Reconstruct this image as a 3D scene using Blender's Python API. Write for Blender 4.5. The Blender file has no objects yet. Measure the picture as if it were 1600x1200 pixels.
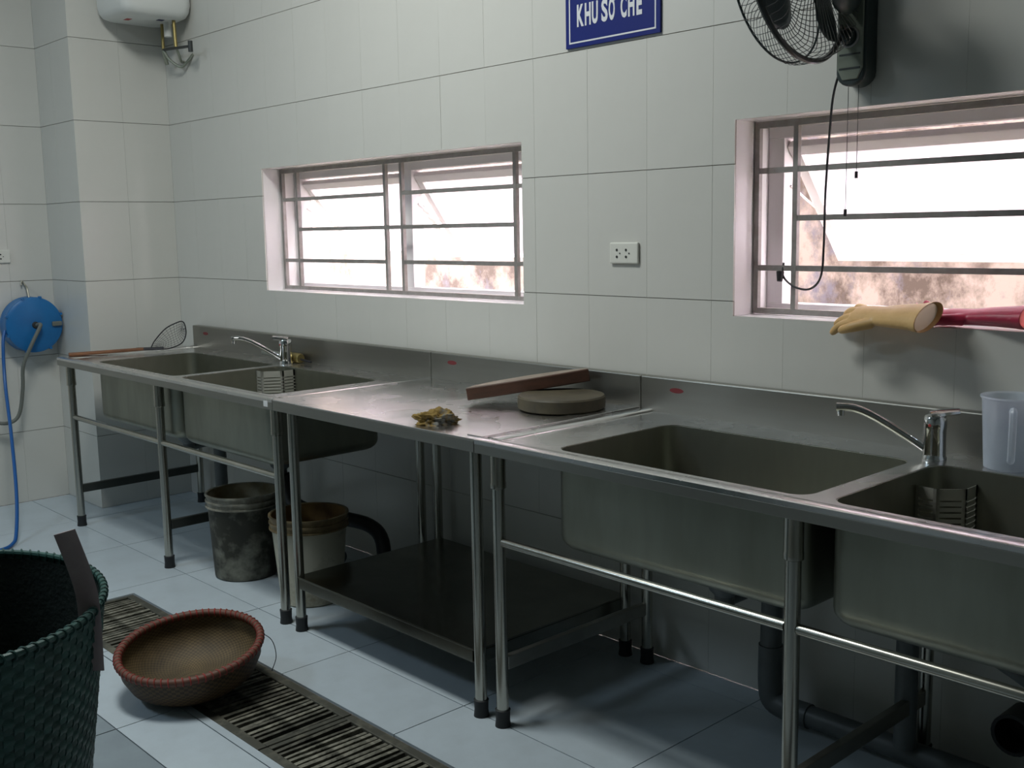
import bpy, bmesh, math, random
from mathutils import Vector, Matrix, noise
random.seed(7)
scene = bpy.context.scene
COL = scene.collection
PI = math.pi

# ------------------------------------------------------------------ camera
cam_d = bpy.data.cameras.new('camera')
cam_d.sensor_fit = 'HORIZONTAL'; cam_d.sensor_width = 36.0
cam_d.lens = 37.794
cam_d.clip_start = 0.05; cam_d.clip_end = 100
cam = bpy.data.objects.new('camera', cam_d); COL.objects.link(cam)
RIGHT = Vector((0.68289, 0.73030, -0.01792)); UP = Vector((-0.09184, 0.11017, 0.98966)); FWD = Vector((-0.72472, 0.67419, -0.14231))
CAMP = Vector((2.7211, -2.6568, 1.4049))
cam.matrix_world = Matrix(((RIGHT.x, UP.x, -FWD.x, CAMP.x), (RIGHT.y, UP.y, -FWD.y, CAMP.y), (RIGHT.z, UP.z, -FWD.z, CAMP.z), (0, 0, 0, 1)))
scene.camera = cam

# ------------------------------------------------------------------ world, lights, exposure
world = bpy.data.worlds.new('daylight'); scene.world = world; world.use_nodes = True
bg = world.node_tree.nodes['Background']
bg.inputs[0].default_value = (1.0, 0.90, 0.95, 1); bg.inputs[1].default_value = 40.0
vs = scene.view_settings
vs.view_transform = 'Standard'; vs.look = 'None'; vs.gamma = 1.0; vs.exposure = 0.0; vs.use_curve_mapping = False

def area(name, loc, sx, sy, rot, power, color, portal=False):
    l = bpy.data.lights.new(name, 'AREA'); l.shape = 'RECTANGLE'; l.size = sx; l.size_y = sy
    l.energy = power; l.color = color
    if portal: l.cycles.is_portal = True
    o = bpy.data.objects.new(name, l); COL.objects.link(o); o.location = loc; o.rotation_euler = rot
    return o
W1 = (-1.84, -0.065); W2 = (0.834, 2.61); WZ = (1.138, 1.708)
for i, w in enumerate((W1, W2)):      # daylight entering through the two windows
    area('window_daylight', ((w[0] + w[1]) / 2, 0.27, (WZ[0] + WZ[1]) / 2), w[1] - w[0], WZ[1] - WZ[0], (-PI / 2, 0, 0), 1, (1, 1, 1), True)
LAMP_COL = ((0.95, 0.985, 0.95), (0.66, 0.84, 1.0))
LAMP_POS = ((-0.35, -1.55, 3.53), (-1.9, -3.7, 3.53))
LAMP_POW = (62, 34)

# ------------------------------------------------------------------ mesh helpers
class MB:
    def __init__(self): self.v = []; self.f = []; self.uv = {}
    def add(self, vs, fs):
        b = len(self.v); self.v += [tuple(v) for v in vs]; self.f += [tuple(b + i for i in f) for f in fs]; return self
    def box(self, x0, x1, y0, y1, z0, z1):
        if x0 > x1: x0, x1 = x1, x0
        if y0 > y1: y0, y1 = y1, y0
        if z0 > z1: z0, z1 = z1, z0
        return self.add([(x0, y0, z0), (x1, y0, z0), (x1, y1, z0), (x0, y1, z0), (x0, y0, z1), (x1, y0, z1), (x1, y1, z1), (x0, y1, z1)],
                 [(0, 3, 2, 1), (4, 5, 6, 7), (0, 1, 5, 4), (1, 2, 6, 5), (2, 3, 7, 6), (3, 0, 4, 7)])
    def tube(self, path, r, seg=12, cap=True, flat=None):
        path = [Vector(p) for p in path]; n = len(path)
        rad = r if isinstance(r, (list, tuple)) else [r] * n
        t0 = (path[1] - path[0]).normalized()
        a = t0.orthogonal().normalized() if flat is None else (Vector(flat[0]) - t0 * t0.dot(Vector(flat[0]))).normalized()
        vs = []
        for i in range(n):
            if i == 0: t = path[1] - path[0]
            elif i == n - 1: t = path[-1] - path[-2]
            else: t = (path[i + 1] - path[i]).normalized() + (path[i] - path[i - 1]).normalized()
            t.normalize(); a = (a - t * a.dot(t)).normalized(); b = t.cross(a)
            ra = rad[i]; rb = ra if flat is None else ra * flat[1]
            for k in range(seg):
                an = 2 * PI * k / seg; vs.append(path[i] + a * math.cos(an) * ra + b * math.sin(an) * rb)
        fs = []
        for i in range(n - 1):
            for k in range(seg):
                k2 = (k + 1) % seg; fs.append((i * seg + k, i * seg + k2, (i + 1) * seg + k2, (i + 1) * seg + k))
        if cap: fs += [tuple(range(seg - 1, -1, -1)), tuple((n - 1) * seg + k for k in range(seg))]
        return self.add(vs, fs)
    def lathe(self, prof, seg=32, c=(0, 0, 0), close=False, M=None):
        vs = []; b0 = len(self.v); n = len(prof)
        for r, z in prof:
            for k in range(seg):
                an = 2 * PI * k / seg; p = Vector((r * math.cos(an), r * math.sin(an), z))
                if M is not None: p = M @ p
                vs.append(p + Vector(c))
        fs = []; m = n if close else n - 1
        for i in range(m):
            i2 = (i + 1) % n
            for k in range(seg):
                k2 = (k + 1) % seg
                self.uv[len(self.f) + len(fs)] = [(k / seg, i / (n - 1)), ((k + 1) / seg, i / (n - 1)), ((k + 1) / seg, (i + 1) / (n - 1)), (k / seg, (i + 1) / (n - 1))]
                fs.append((i * seg + k, i * seg + k2, i2 * seg + k2, i2 * seg + k))
        return self.add(vs, fs)
    def prism(self, pts, z0, z1):
        n = len(pts)
        return self.add([(x, y, z0) for x, y in pts] + [(x, y, z1) for x, y in pts],
                 [tuple(range(n - 1, -1, -1)), tuple(range(n, 2 * n))] + [(i, (i + 1) % n, n + (i + 1) % n, n + i) for i in range(n)])
    def torus(self, R, r, c=(0, 0, 0), seg=48, s2=8, M=None):
        prof = [(R + r * math.cos(2 * PI * i / s2), r * math.sin(2 * PI * i / s2)) for i in range(s2)]
        return self.lathe(prof, seg, c, True, M)
    def mesh(self, name, smooth=40):
        m = bpy.data.meshes.new(name); m.from_pydata(self.v, [], self.f)
        if self.uv:
            l = m.uv_layers.new(name='UVMap')
            for pi, uvs in self.uv.items():
                p = m.polygons[pi]
                for li, uv in zip(p.loop_indices, uvs): l.data[li].uv = uv
        bm = bmesh.new(); bm.from_mesh(m); bmesh.ops.recalc_face_normals(bm, faces=bm.faces); bm.to_mesh(m); bm.free()
        if smooth:
            m.shade_smooth(); m.set_sharp_from_angle(angle=math.radians(smooth))
        return m
    def build(self, name, mat, parent=None, smooth=40, bevel=0, seg=2):
        return mk(name, self.mesh(name, smooth), mat, parent, bevel, seg)
def mk(name, mesh, mat, parent=None, bevel=0, seg=2):
    o = bpy.data.objects.new(name, mesh); COL.objects.link(o)
    if mat and not mesh.materials: mesh.materials.append(mat)
    if parent: o.parent = parent
    if bevel:
        b = o.modifiers.new('bevel', 'BEVEL'); b.width = bevel; b.segments = seg; b.limit_method = 'ANGLE'; b.angle_limit = math.radians(35)
    return o
def tag(o, label, cat, group=None):
    o['label'] = label; o['category'] = cat
    if group: o['group'] = group
    return o
def thing(name, label, cat, loc=(0, 0, 0), rz=0, group=None, rot=None):
    o = bpy.data.objects.new(name, None); COL.objects.link(o); o.empty_display_size = 0.1
    o.location = loc; o.rotation_euler = rot if rot else (0, 0, rz)
    return tag(o, label, cat, group)
def struct(o): o['kind'] = 'structure'; return o
def structE(name, loc=(0, 0, 0)):
    o = bpy.data.objects.new(name, None); COL.objects.link(o); o.location = loc; return struct(o)
def B(*a): return MB().box(*a)
def rrect(x0, x1, y0, y1, r, n=5):
    pts = []
    for cx, cy, a0 in ((x1 - r, y1 - r, 0), (x0 + r, y1 - r, PI / 2), (x0 + r, y0 + r, PI), (x1 - r, y0 + r, 1.5 * PI)):
        for i in range(n + 1):
            a = a0 + PI / 2 * i / n; pts.append((cx + r * math.cos(a), cy + r * math.sin(a)))
    return pts
def smoothpath(pts, n=8):
    P = [Vector(p) for p in pts]; P = [P[0] * 2 - P[1]] + P + [P[-1] * 2 - P[-2]]; out = []
    for i in range(1, len(P) - 2):
        a, b, c, d = P[i - 1:i + 3]
        for k in range(n):
            t = k / n
            out.append(0.5 * ((2 * b) + (c - a) * t + (2 * a - 5 * b + 4 * c - d) * t * t + (3 * b - a - 3 * c + d) * t ** 3))
    out.append(P[-2]); return out

# ------------------------------------------------------------------ materials
MATS = {}
def mat(name, col, rough=0.5, metal=0.0, noise_amt=0.0, noise_scale=8, col2=None, bump=0, bump_scale=60, rand=0, coords='Object', stretch=(1, 1, 1), detail=4, lo=0.35, hi=0.7, spec=0.5, trans=0, rough2=None):
    m = bpy.data.materials.new(name); m.use_nodes = True; nt = m.node_tree; b = nt.nodes['Principled BSDF']
    b.inputs['Base Color'].default_value = (*col, 1); b.inputs['Roughness'].default_value = rough; b.inputs['Metallic'].default_value = metal
    b.inputs['Specular IOR Level'].default_value = spec
    if trans: b.inputs['Transmission Weight'].default_value = trans
    L = nt.links.new
    tc = nt.nodes.new('ShaderNodeTexCoord'); mp = nt.nodes.new('ShaderNodeMapping'); mp.inputs['Scale'].default_value = stretch
    L(tc.outputs[coords], mp.inputs[0]); src = None
    if col2 is not None:
        n = nt.nodes.new('ShaderNodeTexNoise'); n.inputs['Scale'].default_value = noise_scale; n.inputs['Detail'].default_value = detail; n.inputs['Roughness'].default_value = 0.65
        L(mp.outputs[0], n.inputs['Vector'])
        r = nt.nodes.new('ShaderNodeMapRange'); r.inputs[1].default_value = lo; r.inputs[2].default_value = hi; L(n.outputs['Fac'], r.inputs[0])
        mx = nt.nodes.new('ShaderNodeMix'); mx.data_type = 'RGBA'; mx.inputs[6].default_value = (*col, 1); mx.inputs[7].default_value = (*col2, 1)
        L(r.outputs[0], mx.inputs[0]); src = mx.outputs[2]
        if rough2 is not None:
            rr = nt.nodes.new('ShaderNodeMapRange'); rr.inputs[3].default_value = rough; rr.inputs[4].default_value = rough2
            L(r.outputs[0], rr.inputs[0]); L(rr.outputs[0], b.inputs['Roughness'])
    if rand:
        oi = nt.nodes.new('ShaderNodeObjectInfo'); r = nt.nodes.new('ShaderNodeMapRange'); r.inputs[3].default_value = 1 - rand; r.inputs[4].default_value = 1 + rand * 0.5
        L(oi.outputs['Random'], r.inputs[0])
        mu = nt.nodes.new('ShaderNodeMix'); mu.data_type = 'RGBA'; mu.blend_type = 'MULTIPLY'; mu.inputs[0].default_value = 1
        if src: L(src, mu.inputs[6])
        else: mu.inputs[6].default_value = (*col, 1)
        L(r.outputs[0], mu.inputs[7]); src = mu.outputs[2]
    if src: L(src, b.inputs['Base Color'])
    if bump:
        n2 = nt.nodes.new('ShaderNodeTexNoise'); n2.inputs['Scale'].default_value = bump_scale; n2.inputs['Detail'].default_value = 3
        L(mp.outputs[0], n2.inputs['Vector']); bp_ = nt.nodes.new('ShaderNodeBump'); bp_.inputs['Strength'].default_value = bump; bp_.inputs['Distance'].default_value = 0.004
        L(n2.outputs['Fac'], bp_.inputs['Height']); L(bp_.outputs[0], b.inputs['Normal'])
    MATS[name] = m; return m
def clear_mat(name, col, transp, rough=0.3, gloss=0.08):
    """see-through plastic or dusty glass: transparent + translucent + diffuse + a thin gloss"""
    m = bpy.data.materials.new(name); m.use_nodes = True; nt = m.node_tree; nt.nodes.clear(); N = nt.nodes.new; L = nt.links.new
    out = N('ShaderNodeOutputMaterial'); t = N('ShaderNodeBsdfTransparent'); tl = N('ShaderNodeBsdfTranslucent'); d = N('ShaderNodeBsdfDiffuse'); g = N('ShaderNodeBsdfGlossy')
    tl.inputs[0].default_value = (*col, 1); d.inputs[0].default_value = (*col, 1); g.inputs['Roughness'].default_value = rough
    m1 = N('ShaderNodeMixShader'); m1.inputs[0].default_value = 0.5; L(tl.outputs[0], m1.inputs[1]); L(d.outputs[0], m1.inputs[2])
    m2 = N('ShaderNodeMixShader'); L(m1.outputs[0], m2.inputs[1]); L(t.outputs[0], m2.inputs[2])
    tc = N('ShaderNodeTexCoord'); n = N('ShaderNodeTexNoise'); n.inputs['Scale'].default_value = 5; n.inputs['Detail'].default_value = 6; L(tc.outputs['Object'], n.inputs['Vector'])
    mr = N('ShaderNodeMapRange'); mr.inputs[1].default_value = 0.3; mr.inputs[2].default_value = 0.7; mr.inputs[3].default_value = max(0, transp - 0.08); mr.inputs[4].default_value = min(1, transp + 0.08)
    L(n.outputs['Fac'], mr.inputs[0]); L(mr.outputs[0], m2.inputs[0])
    m3 = N('ShaderNodeMixShader'); m3.inputs[0].default_value = gloss; L(m2.outputs[0], m3.inputs[1]); L(g.outputs[0], m3.inputs[2]); L(m3.outputs[0], out.inputs[0])
    MATS[name] = m; return m
M = MATS
mat('wall_tile', (0.65, 0.645, 0.605), 0.27, rand=0.012, col2=(0.63, 0.625, 0.585), noise_scale=3, bump=0.02, bump_scale=12)
mat('reveal', (0.86, 0.84, 0.84), 0.35)
mat('grout', (0.20, 0.18, 0.15), 0.9, col2=(0.34, 0.31, 0.27), noise_scale=9)
mat('floor_grout', (0.13, 0.09, 0.055), 0.9, col2=(0.22, 0.17, 0.12), noise_scale=6)
mat('floor_tile', (0.50, 0.57, 0.62), 0.28, rand=0.04, col2=(0.45, 0.51, 0.55), noise_scale=7, lo=0.4, hi=0.75, bump=0.05, bump_scale=150)
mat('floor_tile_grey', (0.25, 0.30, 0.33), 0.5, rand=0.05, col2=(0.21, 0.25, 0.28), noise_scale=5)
mat('paint', (0.22, 0.25, 0.24), 0.8)
mat('ceiling_paint', (0.42, 0.45, 0.44), 0.9)
mat('steel', (0.36, 0.355, 0.325), 0.36, 1.0, col2=(0.29, 0.285, 0.255), noise_scale=6, rough2=0.46, bump=0.03, bump_scale=300, stretch=(0.06, 1, 1))
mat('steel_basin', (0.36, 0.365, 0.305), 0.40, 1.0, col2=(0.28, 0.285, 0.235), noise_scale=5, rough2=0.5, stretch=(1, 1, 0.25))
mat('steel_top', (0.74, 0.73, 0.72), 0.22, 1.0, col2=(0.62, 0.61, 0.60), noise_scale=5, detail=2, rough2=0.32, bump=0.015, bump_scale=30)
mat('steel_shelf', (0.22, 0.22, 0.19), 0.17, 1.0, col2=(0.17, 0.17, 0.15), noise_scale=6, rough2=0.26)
mat('steel_leg', (0.50, 0.49, 0.44), 0.25, 1.0, col2=(0.40, 0.39, 0.34), noise_scale=6, stretch=(1, 1, 0.2))
mat('strainer', (0.50, 0.50, 0.45), 0.45, 0.45)
mat('chrome', (0.80, 0.80, 0.80), 0.08, 1.0)
mat('rubber', (0.012, 0.014, 0.016), 0.6)
mat('dark_brace', (0.06, 0.065, 0.06), 0.45, 0.6)
mat('pvc', (0.12, 0.135, 0.14), 0.45, col2=(0.09, 0.1, 0.1), noise_scale=10)
mat('black_pipe', (0.012, 0.012, 0.012), 0.45)
mat('alu_white', (0.88, 0.85, 0.86), 0.4)
mat('grille_paint', (0.34, 0.325, 0.31), 0.45, 0.3, col2=(0.25, 0.23, 0.21), noise_scale=20)
mat('plastic_white', (0.72, 0.73, 0.70), 0.35)
mat('socket_white', (0.72, 0.72, 0.66), 0.35)
mat('hole', (0.03, 0.03, 0.03), 0.8)
mat('sign_blue', (0.012, 0.022, 0.17), 0.45, spec=0.25)
mat('sign_white', (0.74, 0.75, 0.78), 0.5)
mat('fan_dark', (0.020, 0.034, 0.034), 0.4)
mat('fan_panel', (0.22, 0.25, 0.20), 0.4)
mat('fan_blade', (0.035, 0.055, 0.06), 0.35)
mat('fan_wire', (0.05, 0.055, 0.055), 0.4, 0.4)
mat('fan_ring', (0.06, 0.065, 0.065), 0.25, 0.3)
mat('fan_rim', (0.36, 0.36, 0.36), 0.35, 0.5)
mat('cord', (0.012, 0.012, 0.014), 0.5)
mat('heater_white', (0.76, 0.78, 0.76), 0.3)
mat('sticker_red', (0.45, 0.05, 0.05), 0.5)
mat('brand_sticker', (0.16, 0.02, 0.025), 0.45)
mat('sticker_white', (0.75, 0.75, 0.75), 0.5)
mat('sticker_blue', (0.01, 0.015, 0.10), 0.5)
mat('brass', (0.36, 0.29, 0.12), 0.4, 0.9)
mat('flex_hose', (0.34, 0.36, 0.30), 0.4, 0.7)
mat('blue_plastic', (0.012, 0.16, 0.42), 0.38, col2=(0.01, 0.13, 0.36), noise_scale=14)
mat('hose_blue', (0.010, 0.10, 0.34), 0.35)
mat('hose_grey', (0.16, 0.17, 0.15), 0.5)
mat('hook_steel', (0.45, 0.43, 0.36), 0.4, 0.8)
mat('bucket_white', (0.50, 0.47, 0.37), 0.45, col2=(0.16, 0.13, 0.07), noise_scale=7, lo=0.52, hi=0.75)
mat('bucket_dirty', (0.028, 0.027, 0.018), 0.6, col2=(0.26, 0.26, 0.21), noise_scale=7, lo=0.46, hi=0.74)
mat('bucket_inside', (0.42, 0.40, 0.30), 0.6, col2=(0.20, 0.12, 0.04), noise_scale=5)
mat('bucket_rust', (0.30, 0.17, 0.05), 0.6, col2=(0.14, 0.07, 0.025), noise_scale=7)
mat('bucket_rim', (0.13, 0.12, 0.09), 0.5, col2=(0.42, 0.40, 0.33), noise_scale=14)
mat('bucket_rim_tan', (0.30, 0.22, 0.11), 0.5, col2=(0.10, 0.07, 0.04), noise_scale=12)
mat('bamboo_rim', (0.16, 0.065, 0.045), 0.6, col2=(0.10, 0.05, 0.03), noise_scale=25)
mat('bamboo_tie', (0.36, 0.045, 0.04), 0.6, col2=(0.20, 0.05, 0.03), noise_scale=40)
mat('strap_green', (0.020, 0.080, 0.068), 0.48, rand=0.3, col2=(0.012, 0.048, 0.042), noise_scale=10)
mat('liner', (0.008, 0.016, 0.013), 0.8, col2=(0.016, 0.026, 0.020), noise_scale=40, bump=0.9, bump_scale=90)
mat('strap_band', (0.36, 0.27, 0.28), 0.5, col2=(0.44, 0.36, 0.36), noise_scale=12)
mat('wood_board', (0.105, 0.045, 0.027), 0.55, col2=(0.06, 0.03, 0.019), noise_scale=10, stretch=(1, 1, 4))
mat('wood_board_top', (0.32, 0.26, 0.21), 0.55, col2=(0.22, 0.17, 0.13), noise_scale=12)
mat('wood_round', (0.085, 0.070, 0.040), 0.6, col2=(0.05, 0.042, 0.026), noise_scale=14)
mat('wood_handle', (0.22, 0.09, 0.035), 0.5, col2=(0.10, 0.04, 0.02), noise_scale=15, stretch=(4, 0.6, 4))
mat('wire', (0.03, 0.03, 0.035), 0.5, 0.5)
mat('glove_yellow', (0.70, 0.46, 0.20), 0.45, col2=(0.58, 0.36, 0.14), noise_scale=12)
mat('glove_yellow_in', (0.85, 0.76, 0.58), 0.6)
mat('glove_red', (0.50, 0.03, 0.08), 0.4, col2=(0.36, 0.02, 0.06), noise_scale=12)
mat('glove_red_in', (0.62, 0.12, 0.11), 0.6)
mat('grate_bar', (0.26, 0.25, 0.20), 0.55, 0.25, rand=0.55, col2=(0.035, 0.035, 0.025), noise_scale=22, lo=0.42, hi=0.66)
mat('grate_frame', (0.075, 0.075, 0.06), 0.6, 0.3, col2=(0.20, 0.19, 0.145), noise_scale=14, lo=0.5, hi=0.75)
mat('trench', (0.012, 0.013, 0.010), 0.8)
mat('grass_out', (0.10, 0.10, 0.05), 0.9)
mat('lamp_body', (0.75, 0.75, 0.75), 0.5)
clear_mat('pane', (0.80, 0.78, 0.86), 0.60, 0.1, 0.06)
clear_mat('jug_plastic', (0.84, 0.91, 1.0), 0.45, 0.25, 0.06)

# cloth: yellow with grey blotches
mat('cloth', (0.25, 0.165, 0.045), 0.95, col2=(0.17, 0.17, 0.155), noise_scale=16, lo=0.5, hi=0.6, bump=0.6, bump_scale=140)
# stained rendered wall outside: brown and violet-grey stains, all colours darkened to stand for shade
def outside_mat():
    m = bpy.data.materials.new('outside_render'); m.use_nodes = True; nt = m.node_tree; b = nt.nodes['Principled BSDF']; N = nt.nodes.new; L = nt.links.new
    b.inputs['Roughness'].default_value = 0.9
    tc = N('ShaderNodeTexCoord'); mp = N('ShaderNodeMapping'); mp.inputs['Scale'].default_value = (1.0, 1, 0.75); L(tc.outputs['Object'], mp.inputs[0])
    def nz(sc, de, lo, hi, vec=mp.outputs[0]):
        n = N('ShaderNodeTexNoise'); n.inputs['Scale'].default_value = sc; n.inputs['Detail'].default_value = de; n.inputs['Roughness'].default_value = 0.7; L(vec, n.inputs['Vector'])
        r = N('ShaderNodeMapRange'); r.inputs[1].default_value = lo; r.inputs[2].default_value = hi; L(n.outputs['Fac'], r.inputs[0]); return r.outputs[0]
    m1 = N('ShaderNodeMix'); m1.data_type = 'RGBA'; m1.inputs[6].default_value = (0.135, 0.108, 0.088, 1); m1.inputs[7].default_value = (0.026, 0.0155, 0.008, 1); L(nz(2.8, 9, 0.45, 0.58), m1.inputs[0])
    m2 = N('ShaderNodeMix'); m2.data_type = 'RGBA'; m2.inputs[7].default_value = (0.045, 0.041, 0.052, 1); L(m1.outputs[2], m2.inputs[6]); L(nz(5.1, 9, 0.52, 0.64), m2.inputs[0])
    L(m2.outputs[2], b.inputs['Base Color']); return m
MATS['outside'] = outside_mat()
# woven bamboo from the basket's own angle / profile coordinates
def weave_mat(name, c1, c2, nu, nv):
    m = bpy.data.materials.new(name); m.use_nodes = True; nt = m.node_tree; b = nt.nodes['Principled BSDF']; N = nt.nodes.new; L = nt.links.new
    b.inputs['Roughness'].default_value = 0.65
    tc = N('ShaderNodeTexCoord'); mp = N('ShaderNodeMapping'); mp.inputs['Scale'].default_value = (nu, nv, 1); L(tc.outputs['UV'], mp.inputs[0])
    ck = N('ShaderNodeTexChecker'); ck.inputs['Scale'].default_value = 1; ck.inputs[1].default_value = (*c1, 1); ck.inputs[2].default_value = (*c2, 1); L(mp.outputs[0], ck.inputs[0])
    n = N('ShaderNodeTexNoise'); n.inputs['Scale'].default_value = 9; n.inputs['Detail'].default_value = 5; L(tc.outputs['Object'], n.inputs['Vector'])
    r = N('ShaderNodeMapRange'); r.inputs[1].default_value = 0.3; r.inputs[2].default_value = 0.7; r.inputs[3].default_value = 0.55; r.inputs[4].default_value = 1.35; L(n.outputs['Fac'], r.inputs[0])
    mu = N('ShaderNodeMix'); mu.data_type = 'RGBA'; mu.blend_type = 'MULTIPLY'; mu.inputs[0].default_value = 1; L(ck.outputs[0], mu.inputs[6]); L(r.outputs[0], mu.inputs[7]); L(mu.outputs[2], b.inputs['Base Color'])
    bu = N('ShaderNodeBump'); bu.inputs['Strength'].default_value = 0.6; bu.inputs['Distance'].default_value = 0.003; L(ck.outputs[1], bu.inputs['Height']); L(bu.outputs[0], b.inputs['Normal'])
    MATS[name] = m
weave_mat('bamboo_in', (0.125, 0.085, 0.036), (0.075, 0.050, 0.022), 130, 40)
weave_mat('bamboo_out', (0.085, 0.05, 0.02), (0.038, 0.021, 0.010), 110, 30)

# ================================================================== THE SETTING
XC = -2.755      # corner column face (faces +x)
YC = -0.503      # corner column side (faces -y)
XL = -3.205      # left wall face
XR = 4.3; YB = -5.2; ZT = 3.6
TW, TH, TZ0 = 0.2519, 0.40, -0.018
# --- back wall body with the two window openings
def holed(x0, x1, y0, y1, z0, z1, wins):
    mb = MB(); x = x0
    for a, b in wins:
        mb.box(x, a, y0, y1, z0, z1); mb.box(a, b, y0, y1, z0, WZ[0]); mb.box(a, b, y0, y1, WZ[1], z1); x = b
    mb.box(x, x1, y0, y1, z0, z1); return mb
wall_back = struct(holed(XC - 0.1, XR, 0.0075, 0.25, -0.1, ZT, (W1, W2)).build('wall_back', M['reveal'], smooth=0))
holed(XC - 0.1, XR, 0.004, 0.0085, 0.0, ZT, (W1, W2)).build('grout', M['grout'], wall_back, smooth=0)

def tile_mesh(w, h, holes=(), t=0.0075):
    """front in the local xz plane at y=0, w x h with an optional rectangular cut; returns mesh"""
    xs = sorted({0, w, *[min(max(v, 0), w) for q in holes for v in q[:2]]}); zs = sorted({0, h, *[min(max(v, 0), h) for q in holes for v in q[2:]]})
    idx = {}; vs = []; fs = []; solid = set()
    for i in range(len(xs) - 1):
        for j in range(len(zs) - 1):
            cx = (xs[i] + xs[i + 1]) / 2; cz = (zs[j] + zs[j + 1]) / 2
            if not any(a < cx < b and c < cz < d for a, b, c, d in holes): solid.add((i, j))
    def V(i, j, k):
        if (i, j, k) not in idx: idx[(i, j, k)] = len(vs); vs.append((xs[i], t * k, zs[j]))
        return idx[(i, j, k)]
    for i, j in solid:
        fs.append((V(i, j, 0), V(i + 1, j, 0), V(i + 1, j + 1, 0), V(i, j + 1, 0)))
        for (di, dj), (p, q) in {(-1, 0): ((i, j), (i, j + 1)), (1, 0): ((i + 1, j), (i + 1, j + 1)), (0, -1): ((i, j), (i + 1, j)), (0, 1): ((i, j + 1), (i + 1, j + 1))}.items():
            if (i + di, j + dj) not in solid: fs.append((V(*p, 0), V(*q, 0), V(*q, 1), V(*p, 1)))
    if not solid: return None
    mb = MB(); mb.add(vs, fs); return mb.mesh('tile', 0)
GX, GZ = 0.00035, 0.0012      # half joint widths
TILE_CACHE = {}
def tile(parent, matrix, w, h, holes=()):
    key = (round(w, 4), round(h, 4), tuple(tuple(round(v, 4) for v in q) for q in holes))
    if key not in TILE_CACHE:
        TILE_CACHE[key] = tile_mesh(w, h, holes)
        if TILE_CACHE[key]: TILE_CACHE[key].materials.append(M['wall_tile'])
    if not TILE_CACHE[key]: return
    o = mk('tile', TILE_CACHE[key], None, parent)
    o.matrix_world = matrix @ Matrix.Rotation(random.gauss(0, 0.0005), 4, 'X') @ Matrix.Rotation(random.gauss(0, 0.0005), 4, 'Z')
def tile_run(parent, org, udir, n_out, u0, u1, useam, z1, wins=()):
    """tiles over u in [u0,u1] with joints at useam + k*TW"""
    k = math.floor((u0 - useam) / TW + 1e-6)
    while useam + k * TW < u1 - 0.004:
        a = max(u0, useam + k * TW); b = min(u1, useam + (k + 1) * TW); k += 1
        if b - a < 0.01: continue
        for j in range(0, 10):
            c = max(0.0, TZ0 + j * TH); d = min(z1, TZ0 + (j + 1) * TH)
            if d - c < 0.02: continue
            holes = []
            for wa, wb in wins:
                if wa < b and wb > a and WZ[0] < d and WZ[1] > c:
                    holes.append((max(wa, a) - a - GX - (0.01 if wa < a else 0), min(wb, b) - a - GX + (0.01 if wb > b else 0), max(WZ[0], c) - c - GZ - (0.01 if WZ[0] < c else 0), min(WZ[1], d) - c - GZ + (0.01 if WZ[1] > d else 0)))
            U = Vector(udir); N = Vector(n_out)
            mtx = Matrix(((U.x, -N.x, 0, 0), (U.y, -N.y, 0, 0), (0, 0, 1, 0), (0, 0, 0, 1)))
            pos = Vector(org) + U * (a + GX) + Vector((0, 0, c + GZ)); mtx.translation = pos
            tile(parent, mtx, b - a - 2 * GX, d - c - 2 * GZ, holes)
tile_run(wall_back, (0, 0, 0), (1, 0, 0), (0, -1, 0), XC, 3.2, 0.0, ZT, (W1, W2))
# --- corner column and left wall
wall_column = struct(B(XL - 0.3, XC - 0.0075, YC + 0.0075, 0.1, -0.1, ZT).build('wall_column', M['grout'], smooth=0))
tile_run(wall_column, (XC, 0, 0), (0, 1, 0), (1, 0, 0), YC, 0, YC, ZT)                 # face towards the sinks
tile_run(wall_column, (0, YC, 0), (1, 0, 0), (0, -1, 0), XL, XC, XL - 0.05, ZT)         # narrow side
wall_left = struct(B(XL - 0.3, XL - 0.0075, YB, YC + 0.02, -0.1, ZT).build('wall_left', M['grout'], smooth=0))
tile_run(wall_left, (XL, 0, 0), (0, 1, 0), (1, 0, 0), -3.0, YC, -0.72, ZT)
struct(B(XR, XR + 0.2, YB, 0.25, -0.1, ZT).build('wall_right', M['paint'], smooth=0))
struct(B(XL - 0.3, XR + 0.2, YB - 0.2, YB, -0.1, ZT).build('wall_front', M['paint'], smooth=0))
struct(B(XL - 0.3, XR + 0.2, YB - 0.2, 0.25, ZT, ZT + 0.2).build('ceiling', M['ceiling_paint'], smooth=0))

# --- floor: grout bed with drain trench, tiles on it
FX, FY, FS = -1.4102, -0.7039, 0.5985
GY0, GY1, GXL, GXR = -0.965, -1.283, -1.33, 2.45     # drain trench
fl = MB(); fl.box(XL, XR, GY0, 0.0, -0.2, -0.009); fl.box(XL, XR, YB, GY1, -0.2, -0.009); fl.box(XL, GXL, GY1, GY0, -0.2, -0.009); fl.box(GXR, XR, GY1, GY0, -0.2, -0.009)
floor = struct(fl.build('floor', M['floor_grout'], smooth=0))
tr = MB(); tr.box(GXL, GXR, GY1, GY0, -0.2, -0.12)
tr.box(GXL, GXR, GY0, GY0 + 0.002, -0.12, -0.01); tr.box(GXL, GXR, GY1 - 0.002, GY1, -0.12, -0.01); tr.box(GXL - 0.002, GXL, GY1, GY0, -0.12, -0.01)
tr.build('drain_trench', M['trench'], floor, smooth=0)
FT = {}
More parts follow.
